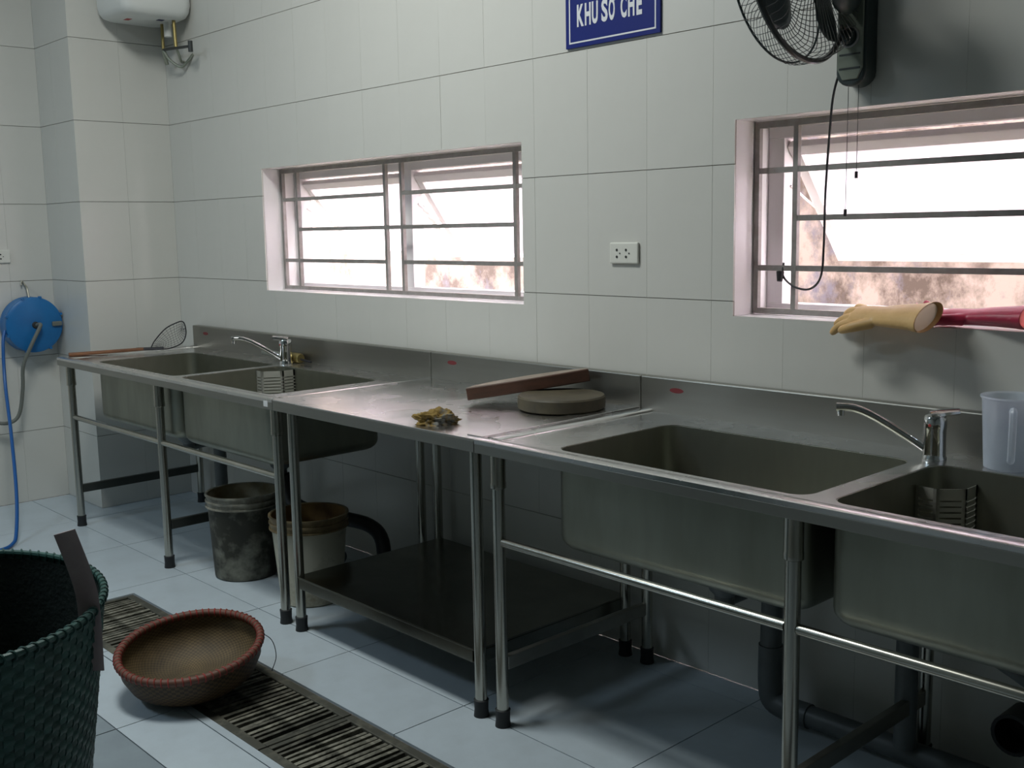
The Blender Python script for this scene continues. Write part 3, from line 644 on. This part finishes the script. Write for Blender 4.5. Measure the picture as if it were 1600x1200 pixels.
# ------------------------------------------------------------------ wall fan
FC = Vector((1.190, -0.240, 2.006))                     # centre of the cage
fan = thing('wall_fan', 'dark green wall-mounted fan with wire cage above the right window', 'fan', (1.232, 0, 1.76))
finv = Matrix.Translation(-Vector(fan.location))
def fpart(mb, n, m, smooth=40, parent=None, bevel=0):
    o = mb.build(n, M[m], parent or fan, smooth, bevel)
    if parent is None: o.matrix_parent_inverse = finv
    return o
mx0, mx1, md = 1.192, 1.275, -0.062
prof = [(mx0, 2.30), (mx0, 1.79)] + [((mx0 + mx1) / 2 + (mx1 - mx0) / 2 * math.cos(a), 1.79 + 0.035 * math.sin(a)) for a in [PI + PI * i / 10 for i in range(1, 10)]] + [(mx1, 1.79), (mx1, 2.30)]
def xzprism(pts, y0, y1):
    n = len(pts); return MB().add([(x, y0, z) for x, z in pts] + [(x, y1, z) for x, z in pts], [tuple(range(n)), tuple(range(2 * n - 1, n - 1, -1))] + [(i, (i + 1) % n, n + (i + 1) % n, n + i) for i in range(n)])
fpart(xzprism(prof, md, -0.001), 'mount', 'fan_dark', bevel=0.006)
pn = fpart(xzprism([(mx0 + 0.006, 1.985), (mx0 + 0.006, 1.80), (mx0 + 0.02, 1.772), (mx1 - 0.02, 1.772), (mx1 - 0.006, 1.80), (mx1 - 0.006, 1.985)], md - 0.004, md + 0.002), 'control_panel', 'fan_panel', bevel=0.002)
Ry = Matrix.Rotation(PI / 2, 4, 'X')
MB().lathe([(0, 0.018), (0.016, 0.018), (0.018, 0.0), (0.026, 0.0), (0.026, 0.004), (0.0, 0.004)], 24, (1.232, md - 0.004, 1.878), M=Ry).build('dial', M['fan_dark'], pn)
MB().torus(0.0245, 0.003, (1.232, md - 0.006, 1.878), 24, 8, M=Ry).build('dial_ring', M['fan_rim'], pn)
for zz in (1.835, 1.80): B(mx0 + 0.012, mx1 - 0.012, md - 0.0055, md - 0.0035, zz - 0.002, zz + 0.002).build('panel_line', M['fan_wire'], pn, smooth=0)
FN = Vector((-0.98, 0.0, -0.17)).normalized()        # the way the fan blows
zax = FN; xax = Vector((0, 0, 1)).cross(zax).normalized(); yax = zax.cross(xax)
FM = Matrix(((xax.x, yax.x, zax.x, 0), (xax.y, yax.y, zax.y, 0), (xax.z, yax.z, zax.z, 0), (0, 0, 0, 1)))
def fl_(p): return FC + FM.to_3x3() @ Vector(p)
RR = 0.205
def cage(sgn, nw, depth, rin):
    mb = MB()
    for i in range(nw):
        a = 2 * PI * i / nw; pts = []
        for r, z, tw in ((RR, 0.0, 0), (RR * 0.985, depth * 0.55, 0), (RR * 0.92, depth * 0.85, 0.05), (RR * 0.62, depth * 1.0, 0.22), (rin, depth * 1.0, 0.42)):
            pts.append(fl_((r * math.cos(a + tw), r * math.sin(a + tw), sgn * z)))
        mb.tube(smoothpath(pts, 2), 0.0010, 4, False)
    return mb
fpart(cage(1, 64, 0.075, 0.035), 'front_grille', 'fan_wire'); fpart(cage(-1, 64, 0.062, 0.06), 'rear_grille', 'fan_wire')
fpart(MB().torus(RR, 0.0075, FC, 64, 8, M=FM), 'cage_ring', 'fan_ring')
fpart(MB().torus(RR * 0.93, 0.003, fl_((0, 0, 0.062)), 64, 6, M=FM), 'front_ring', 'fan_dark')
fpart(MB().lathe([(0, 0.078), (0.036, 0.078), (0.038, 0.072), (0, 0.072)], 24, FC, M=FM), 'badge', 'fan_dark')
for i in range(3):
    mb = MB(); nr, na = 8, 8; vs = []
    for ir in range(nr + 1):
        r = 0.03 + 0.158 * ir / nr; half = 0.34 + 0.42 * math.sin(PI * min(1, (ir / nr) * 0.9 + 0.1)); half *= 1.0 if ir < nr else 0.8
        for ia in range(na + 1):
            u = ia / na * 2 - 1; a = 2 * PI * i / 3 + 1.45 + u * half + 0.25 * ir / nr; vs.append(fl_((r * math.cos(a), r * math.sin(a), -0.022 * u * (1 - 0.3 * ir / nr))))
    fs = [(ir * (na + 1) + ia, ir * (na + 1) + ia + 1, (ir + 1) * (na + 1) + ia + 1, (ir + 1) * (na + 1) + ia) for ir in range(nr) for ia in range(na)]
    o = fpart(mb.add(vs, fs), 'blade', 'fan_blade'); so = o.modifiers.new('thick', 'SOLIDIFY'); so.thickness = 0.003
fpart(MB().lathe([(0, 0.03), (0.025, 0.028), (0.034, 0.015), (0.036, -0.02), (0, -0.02)], 24, FC, M=FM), 'hub', 'fan_dark')
fpart(MB().lathe([(0, -0.04), (0.06, -0.042), (0.066, -0.055), (0.066, -0.12), (0.055, -0.150), (0.03, -0.162), (0, -0.164)], 28, FC, M=FM), 'motor', 'fan_dark')
fpart(MB().tube(smoothpath([fl_((0, 0, -0.10)), fl_((0, 0, -0.10)) + Vector((0.0, 0.03, -0.07)), Vector((1.26, -0.13, 1.945)), Vector((1.234, -0.055, 1.985))], 5), 0.024, 14), 'neck', 'fan_dark')
cords = smoothpath([(1.215, -0.03, 1.83), (1.196, -0.045, 1.80), (1.18, -0.05, 1.74), (1.172, -0.05, 1.655), (1.163, -0.05, 1.489), (1.156, -0.04, 1.36), (1.125, 0.0, 1.262), (1.06, 0.05, 1.222), (0.99, 0.08, 1.226), (0.945, 0.092, 1.255), (0.938, 0.105, 1.293)], 6)
pc = fpart(MB().tube(cords, 0.0032, 8), 'power_cord', 'cord')
pl = fpart(MB().tube([(0.938, 0.088, 1.268), (0.940, 0.082, 1.240)], [0.012, 0.008], 10), 'plug', 'cord')
for x, zb in ((1.250, 1.438), (1.279, 1.535)):
    o = fpart(MB().tube([(x - 0.03, -0.045, 1.762), (x - 0.03, -0.045, zb)], 0.0009, 5), 'pull_string', 'fan_wire')
    MB().tube([(x - 0.03, -0.045, zb + 0.004), (x - 0.03, -0.045, zb - 0.014)], 0.0045, 10).build('string_knob', M['cord'], o)

# ================================================================== THINGS ON THE TABLES
# round chopping board and thick plank leaning on it
rb = thing('chopping_board', 'round thick grey-brown chopping board lying flat on the steel table', 'chopping board', (0.345, -0.232, ZTOP + 0.003))
MB().lathe([(0, 0), (0.134, 0), (0.140, 0.005), (0.141, 0.020), (0.140, 0.038), (0.136, 0.043), (0, 0.041)], 48).build('board', M['wood_round'], rb, smooth=35)
sl = thing('chopping_board', 'reddish-brown thick chopping board leaning on the round board against the splashback', 'chopping board')
A = Vector((0.065, -0.385, ZTOP + 0.001)); Bp = Vector((0.336, -0.082, ZTOP + 0.058)); ux = (Bp - A).normalized(); uy = Vector((-ux.y, ux.x, 0)).normalized()
uy = (Matrix.Rotation(math.radians(-3.5), 4, ux) @ uy).normalized(); uz = ux.cross(uy)
sl.matrix_world = Matrix(((ux.x, uy.x, uz.x, A.x), (ux.y, uy.y, uz.y, A.y), (ux.z, uy.z, uz.z, A.z), (0, 0, 0, 1)))
Ls = (Bp - A).length; pts = [(0, 0.0)] + [(Ls * i / 10, -0.018 * math.sin(PI * i / 10)) for i in range(1, 10)] + [(Ls, 0), (Ls * 0.97, 0.05), (Ls * 0.8, 0.10), (Ls * 0.5, 0.125), (Ls * 0.22, 0.11), (Ls * 0.05, 0.06)]
MB().prism(pts, 0.014, 0.055).build('board', M['wood_board'], sl, smooth=25, bevel=0.003)
MB().prism([(x * 0.985 + 0.003, y * 0.95 + 0.002) for x, y in pts], 0.055, 0.0556).build('worn_top', M['wood_board_top'], sl, smooth=0)
# crumpled cloth
def crumple(name, rx, ry, rz, seed, amp):
    bm = bmesh.new(); bmesh.ops.create_icosphere(bm, subdivisions=5, radius=1)
    for v in bm.verts:
        p = v.co.copy(); d = noise.noise(p * 1.6 + Vector((seed, 0, 0))) * amp + noise.noise(p * 4.2 + Vector((0, seed, 0))) * amp * 0.55 + abs(noise.noise(p * 7 + Vector((0, 0, seed)))) * amp * 0.4
        p *= 1 + d; v.co = (p.x * rx, p.y * ry, max(-0.35, p.z) * rz + 0.35 * rz)
    m = bpy.data.meshes.new(name); bm.to_mesh(m); bm.free(); m.shade_smooth(); return m
cl = mk('cleaning_cloth', crumple('cleaning_cloth', 0.056, 0.030, 0.028, 3.3, 0.65), M['cloth']); cl.location = (0.252, -0.672, ZTOP); cl.rotation_euler = (0, 0, math.radians(42))
tag(cl, 'crumpled yellow and grey cleaning cloth at the front edge of the steel table', 'cloth')
# scraps beside the left tap
nz = thing('hose_nozzle', 'grey tube with brass end lying behind the far left tap', 'nozzle', (-1.55, -0.085, ZTOP + 0.014))
MB().tube([(-0.19, -0.01, 0.008), (-0.02, 0, 0.0), (0.03, 0, 0)], [0.012, 0.018, 0.018], 14).build('tube', M['hose_grey'], nz)
MB().tube([(0.03, 0, 0), (0.035, 0, 0), (0.11, 0.0, 0), (0.12, 0, 0)], [0.018, 0.023, 0.023, 0.019], 14).build('brass_end', M['brass'], nz)
MB().tube([(0.12, 0, -0.004), (0.22, -0.012, -0.008)], 0.005, 8).build('stem', M['wire'], nz)
# hand net on the left rim
net = thing('hand_net', 'wire hand net with long wooden handle resting on the left sink rim', 'strainer', (-2.43, -0.33, ZTOP))
hoop = smoothpath([(0, 0, 0.012), (-0.055, 0.05, 0.045), (-0.11, 0.135, 0.095), (-0.112, 0.200, 0.122), (-0.105, 0.228, 0.126), (-0.092, 0.235, 0.105), (-0.082, 0.232, 0.060), (-0.045, 0.19, 0.022), (0.02, 0.10, 0.008), (0.025, 0.04, 0.006), (0, 0, 0.012)], 6)
MB().tube(hoop, 0.0032, 8).build('hoop', M['wire'], net)
nm = MB(); H = len(hoop); half = H // 2; cen = sum((Vector(h) for h in hoop), Vector()) / H + Vector((-0.03, 0.03, -0.02))
for i in range(1, half):
    a = Vector(hoop[i]); b = Vector(hoop[H - 1 - i]); mid = (a + b) / 2 + (cen - (a + b) / 2) * 0.35
    if i % 2 == 0: nm.tube(smoothpath([a, mid, b], 4), 0.0007, 4, False)
for j in range(1, 9):
    t = j / 9; pts = []
    for i in range(1, half, 4):
        a = Vector(hoop[i]); b = Vector(hoop[H - 1 - i]); mid = (a + b) / 2 + (cen - (a + b) / 2) * 0.35
        pts.append(a * (1 - t) ** 2 + mid * 2 * t * (1 - t) + b * t * t)
    nm.tube(pts, 0.0007, 4, False)
o = nm.build('netting', M['wire'], net); o['kind'] = 'stuff'
MB().tube([(0.04, 0.05, 0.012), (-0.03, -0.06, 0.012)], 0.008, 8).build('socket', M['wire'], net)
MB().tube([(-0.01, -0.02, 0.012), (-0.085, -0.375, 0.009)], [0.008, 0.010], 10).build('handle', M['wood_handle'], net)
# plastic jug
jg = thing('measuring_jug', 'translucent plastic jug with handle standing on the right sink ledge', 'jug', (1.705, -0.118, ZTOP - 0.008))
MB().lathe([(0, 0), (0.052, 0), (0.057, 0.004), (0.066, 0.165), (0.070, 0.170), (0.0695, 0.174), (0.064, 0.170), (0.0555, 0.006), (0.05, 0.003), (0, 0.003)], 40).build('body', M['jug_plastic'], jg)
hd = Vector((0.40, -0.92, 0)).normalized()
MB().tube(smoothpath([hd * 0.062 + Vector((0, 0, 0.142)), hd * 0.085 + Vector((0, 0, 0.150)), hd * 0.098 + Vector((0, 0, 0.140)), hd * 0.094 + Vector((0, 0, 0.085)), hd * 0.080 + Vector((0, 0, 0.040)), hd * 0.060 + Vector((0, 0, 0.030))], 5), 0.0085, 8, flat=((0, 0, 1), 1.0)).build('handle', M['jug_plastic'], jg)

# rubber gloves on the right window sill
def glove(name, label, loc, rz, m, m_in, tilt, spread, roll):
    g = thing(name, label, 'glove', loc, rz, group='rubber gloves on the sill', rot=(roll, 0, rz))
    mb = MB()
    body = smoothpath([(0.300, 0, 0.032), (0.23, 0.0, 0.030), (0.17, 0.0, 0.026), (0.12, 0.0, 0.024), (0.085, 0.0, 0.02)], 3)
    n = len(body); rad = [0.054 - 0.015 * min(1, i / (n * 0.45)) + 0.006 * max(0, (i / n - 0.5)) for i in range(n)]
    mb.tube(body, rad, 16, True, flat=((0, 1, 0), 0.52))
    for k, (yy, L, dz) in enumerate(((-0.030, 0.075, -0.010), (-0.010, 0.09, -0.002), (0.011, 0.085, 0.004), (0.030, 0.07, 0.0))):
        s = spread * (k - 1.5)
        mb.tube(smoothpath([(0.105, yy, 0.020), (0.06, yy * 1.15 + s * 0.3, 0.022 + dz), (0.105 - L, yy * 1.3 + s, 0.014 + dz + tilt * L)], 4), [0.0125] * 5 + [0.012, 0.0115, 0.0105, 0.007], 10, True)
    mb.tube(smoothpath([(0.16, -0.03, 0.022), (0.115, -0.060, 0.022), (0.075, -0.066, 0.012)], 4), [0.016, 0.0155, 0.015, 0.0145, 0.014, 0.013, 0.0125, 0.0115, 0.007], 10, True)
    o = mb.build('hand', M[m], g); r = o.modifiers.new('remesh', 'REMESH'); r.mode = 'VOXEL'; r.voxel_size = 0.0035; r.use_smooth_shade = True
    s = o.modifiers.new('smooth', 'SMOOTH'); s.iterations = 4
    cu_ = MB(); c = Vector((0.300, 0, 0.032))
    cu_.tube([c + Vector((-0.004, 0, 0)), c + Vector((0.018, 0, 0.001))], [0.055, 0.058], 24, False, flat=((0, 1, 0), 0.52)); cu_.tube([c + Vector((0.018, 0, 0.001)), c + Vector((-0.003, 0, 0))], [0.0555, 0.052], 24, False, flat=((0, 1, 0), 0.52))
    cf = cu_.build('cuff', M[m], g)
    MB().tube([c + Vector((0.003, 0, 0)), c + Vector((0.0045, 0, 0))], [0.0525, 0.0525], 24, True, flat=((0, 1, 0), 0.52)).build('lining', M[m_in], g)
    return g
glove('rubber_glove', 'pale yellow rubber glove with open cuff hanging over the right window sill', (1.172, 0.000, WZ[0] + 0.003), math.radians(-13), 'glove_yellow', 'glove_yellow_in', -0.15, 0.011, math.radians(26))
glove('rubber_glove', 'red rubber glove with open cuff lying right of the yellow one on the sill', (1.375, 0.046, WZ[0] + 0.003), math.radians(-7), 'glove_red', 'glove_red_in', 0.45, 0.009, math.radians(3))

# ================================================================== THINGS ON THE FLOOR
def bucket(name, label, loc, r0, r1, h, m, m_in, m_rim):
    b = thing(name, label, 'bucket', loc, group='buckets under the left sink')
    MB().lathe([(0, 0), (r0 - 0.006, 0), (r0, 0.006), (r0 + (r1 - r0) * 0.84, h * 0.84), (r0 + (r1 - r0) * 0.84 - 0.003, h * 0.84)], 40).build('body', M[m], b)
    MB().lathe([(r1 + 0.001, h * 0.838), (r1 + 0.006, h * 0.842), (r1 + 0.006, h * 0.856), (r1, h * 0.862), (r1, h * 0.90), (r1 + 0.006, h * 0.905), (r1 + 0.006, h * 0.922), (r1, h * 0.93), (r1, h * 0.972), (r1 + 0.007, h * 0.976), (r1 + 0.007, h * 0.996), (r1, h), (r1 - 0.004, h * 0.99)], 40).build('rim_band', M[m_rim], b)
    MB().lathe([(r1 - 0.003, h * 0.992), (r1 - 0.006, h * 0.9), (r0 - 0.004, 0.012), (0, 0.008)], 40).build('inside', M[m_in], b)
    return b
bucket('paint_bucket', 'dirt-blackened plastic bucket under the left sink', (-1.235, -0.515, 0), 0.128, 0.146, 0.355, 'bucket_dirty', 'bucket_inside', 'bucket_rim')
bucket('paint_bucket', 'off-white plastic bucket with brown rim behind the table legs', (-0.765, -0.495, 0), 0.118, 0.146, 0.345, 'bucket_white', 'bucket_rust', 'bucket_rim_tan')

# shallow bamboo basket on the drain
bb = thing('bamboo_basket', 'shallow round bamboo basket with red bound rim on the floor by the drain grate', 'basket', (-0.315, -1.212, 0.012))
bb.rotation_mode = 'QUATERNION'; bb.rotation_quaternion = Vector((0, 0, 1)).rotation_difference(Vector((0.085, -0.115, 1)).normalized())
R0 = 0.262
HBB = 0.134
MB().lathe([(0, 0.0), (0.09, 0.001), (0.150, 0.014), (0.192, 0.045), (0.211, 0.085), (0.217, HBB)], 64).build('weave_outside', M['bamboo_out'], bb, smooth=60)
MB().lathe([(0.212, HBB), (0.206, 0.087), (0.187, 0.051), (0.146, 0.022), (0.09, 0.009), (0, 0.008)], 64).build('weave_inside', M['bamboo_in'], bb, smooth=60)
rim = MB().torus(0.214, 0.0115, (0, 0, HBB), 96, 10).build('rim', M['bamboo_rim'], bb)
ties = MB()
for i in range(66):
    a = 2 * PI * i / 66
    ties.torus(0.0120, 0.0024, (0.214 * math.cos(a), 0.214 * math.sin(a), HBB), 10, 5, M=(Matrix.Rotation(a, 4, 'Z') @ Matrix.Rotation(PI / 2, 4, 'X') @ Matrix.Rotation(0.25, 4, 'Y')))
ti = ties.build('rim_ties', M['bamboo_tie'], rim); ti['kind'] = 'stuff'
MB().tube(smoothpath([(0.10, 0.190, 0.14), (0.14, 0.205, 0.12), (0.155, 0.205, 0.07), (0.145, 0.19, 0.02)], 5), 0.0014, 5).build('wire_end', M['wire'], bb)

# tall woven plastic basket, strips really interlaced
tb = thing('woven_basket', 'tall dark green woven plastic-strap basket at the lower left corner', 'basket', (0.245, -2.075, 0.0), rot=None)
tb.rotation_mode = 'QUATERNION'; tb.rotation_quaternion = Vector((0, 0, 1)).rotation_difference(Vector((0.055, -0.013, 1)).normalized())
NB, HB, nh = 96, 0.635, 34
def brad(z): return 0.262 + 0.088 * (z / 0.635) ** 0.8
def vstrip(ph):
    mb = MB(); vs = []; n = nh * 4; w = 0.0112
    for i in range(n + 1):
        z = 0.004 + (HB - 0.004) * i / n; off = 0.0028 * math.cos(PI * i / 4 + ph * PI); r = brad(z)
        ww = w * r / 0.345
        for yy, rr in ((-ww, -0.0008), (ww, -0.0008), (ww, 0.0008), (-ww, 0.0008)): vs.append((r + off + rr, yy, z))
    fs = []
    for i in range(n):
        for k in range(4): fs.append((i * 4 + k, i * 4 + (k + 1) % 4, (i + 1) * 4 + (k + 1) % 4, (i + 1) * 4 + k))
    return mb.add(vs, fs).mesh('upright_strip', 50)
VS = [vstrip(0), vstrip(1)]
for m_ in VS: m_.materials.append(M['strap_green'])
for i in range(NB):
    o = mk('upright_strip', VS[i % 2], None, tb); o.rotation_euler = (0, 0, 2 * PI * i / NB)
for j in range(nh):
    z = 0.004 + (HB - 0.004) * (j + 0.5) / nh; mb = MB(); vs = []; n = NB * 2; r = brad(z); hw = 0.0091
    for i in range(n):
        a = 2 * PI * i / n; off = -0.0028 * math.cos(PI * i / 2 * 1.0 + 0) * (1 if j % 2 == 0 else -1) if i % 2 == 0 else 0.0
        for zz, rr in ((-hw, -0.0008), (hw, -0.0008), (hw, 0.0008), (-hw, 0.0008)): vs.append(((r + off + rr) * math.cos(a), (r + off + rr) * math.sin(a), z + zz))
    fs = [(i * 4 + k, i * 4 + (k + 1) % 4, ((i + 1) % n) * 4 + (k + 1) % 4, ((i + 1) % n) * 4 + k) for i in range(n) for k in range(4)]
    mb.add(vs, fs).build('hoop_strip', M['strap_green'], tb, smooth=50)
MB().lathe([(0, 0.004), (0.25, 0.004), (0.25, 0.008), (0, 0.008)], 40).build('base', M['strap_green'], tb)
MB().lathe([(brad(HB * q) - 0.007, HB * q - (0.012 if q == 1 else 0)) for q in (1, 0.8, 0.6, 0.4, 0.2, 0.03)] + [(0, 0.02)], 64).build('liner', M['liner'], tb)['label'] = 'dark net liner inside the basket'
rr_ = brad(HB); wrap = MB().torus(rr_, 0.0075, (0, 0, HB), 90, 8).build('rim', M['strap_green'], tb)
lo = MB()
for i in range(NB):
    a = 2 * PI * (i + 0.5) / NB; lo.torus(0.0105, 0.0024, (rr_ * math.cos(a), rr_ * math.sin(a), HB - 0.002), 10, 5, M=(Matrix.Rotation(a, 4, 'Z') @ Matrix.Rotation(PI / 2, 4, 'X') @ Matrix.Rotation(0.6, 4, 'Y')))
lp = lo.build('rim_loops', M['strap_green'], wrap); lp['kind'] = 'stuff'
# loose brown carrying strap standing up from the rim
aS = math.radians(49); bs = Vector((rr_ * math.cos(aS), rr_ * math.sin(aS), 0)); tg = Vector((-math.sin(aS), math.cos(aS), 0)); rd = Vector((math.cos(aS), math.sin(aS), 0))
sp = smoothpath([bs - rd * 0.012 + Vector((0, 0, HB - 0.14)), bs - rd * 0.012 + Vector((0, 0, HB)), bs - rd * 0.02 + Vector((0, 0, HB + 0.07)) - RIGHT * 0.002, bs - rd * 0.03 + Vector((0, 0, HB + 0.17)) - RIGHT * 0.022], 6)
MB().tube(sp, 0.024, 12, True, flat=((0.68, 0.73, 0), 0.10)).build('carrying_strap', M['strap_band'], tb)['label'] = 'brown strap sticking up from the rim'

# drain grates
def grate(x0, x1, label):
    g = thing('drain_grate', label, 'drain grate', ((x0 + x1) / 2, (GY0 + GY1) / 2, -0.03), group='drain grates in the floor channel')
    inv = Matrix.Translation(-Vector(g.location)); y0, y1 = GY1 + 0.003, GY0 - 0.003
    for n, q in (('side_rail', (x0, x1, y0, y0 + 0.030)), ('side_rail', (x0, x1, y1 - 0.030, y1)), ('end_rail', (x0, x0 + 0.018, y0 + 0.030, y1 - 0.030)), ('end_rail', (x1 - 0.018, x1, y0 + 0.030, y1 - 0.030))):
        o = B(*q, -0.03, -0.004).build(n, M['grate_frame'], g, smooth=0, bevel=0.003); o.matrix_parent_inverse = inv
    L = x1 - x0 - 0.036; n = int(L / 0.0255)
    for i in range(n):
        x = x0 + 0.018 + L * (i + 0.5) / n
        o = mk('bar', GBAR, None, g); o.location = Vector((x + random.uniform(-0.002, 0.002), (y0 + y1) / 2, -0.006 + random.uniform(-0.004, 0.0))) - Vector(g.location); o.rotation_euler = (random.uniform(-0.02, 0.02), random.uniform(-0.15, 0.15), random.uniform(-0.02, 0.02))
GBAR = MB().box(-0.0065, 0.0065, -0.128, 0.128, -0.012, 0.0).mesh('bar', 0); GBAR.materials.append(M['grate_bar'])
grate(GXL + 0.003, -0.575, 'rusty drain grate between the tall green basket and the bamboo basket')
grate(-0.569, 0.182, 'rusty drain grate partly under the bamboo basket')
grate(0.188, 0.94, 'rusty drain grate in front of the steel work table')
grate(0.946, 1.70, 'rusty drain grate in front of the nearer right sink')

# ------------------------------------------------------------------ unseen ceiling lamp over the sinks, plus an added rear fill for door daylight
for (lx, ly, lz), pw, lcol, lab in zip(LAMP_POS, LAMP_POW, LAMP_COL, ('white ceiling lamp above the sinks', 'added bluish fill lamp at the left rear standing in for door daylight')):
    t = thing('ceiling_lamp', lab, 'lamp', (lx, ly, ZT), group='ceiling lamps')
    B(-0.62, 0.62, -0.30, 0.30, -0.045, -0.001).build('housing', M['lamp_body'], t, smooth=0, bevel=0.004)
    area('lamp_light', (lx, ly, lz), 1.2, 0.56, (0, 0, 0), pw, lcol)
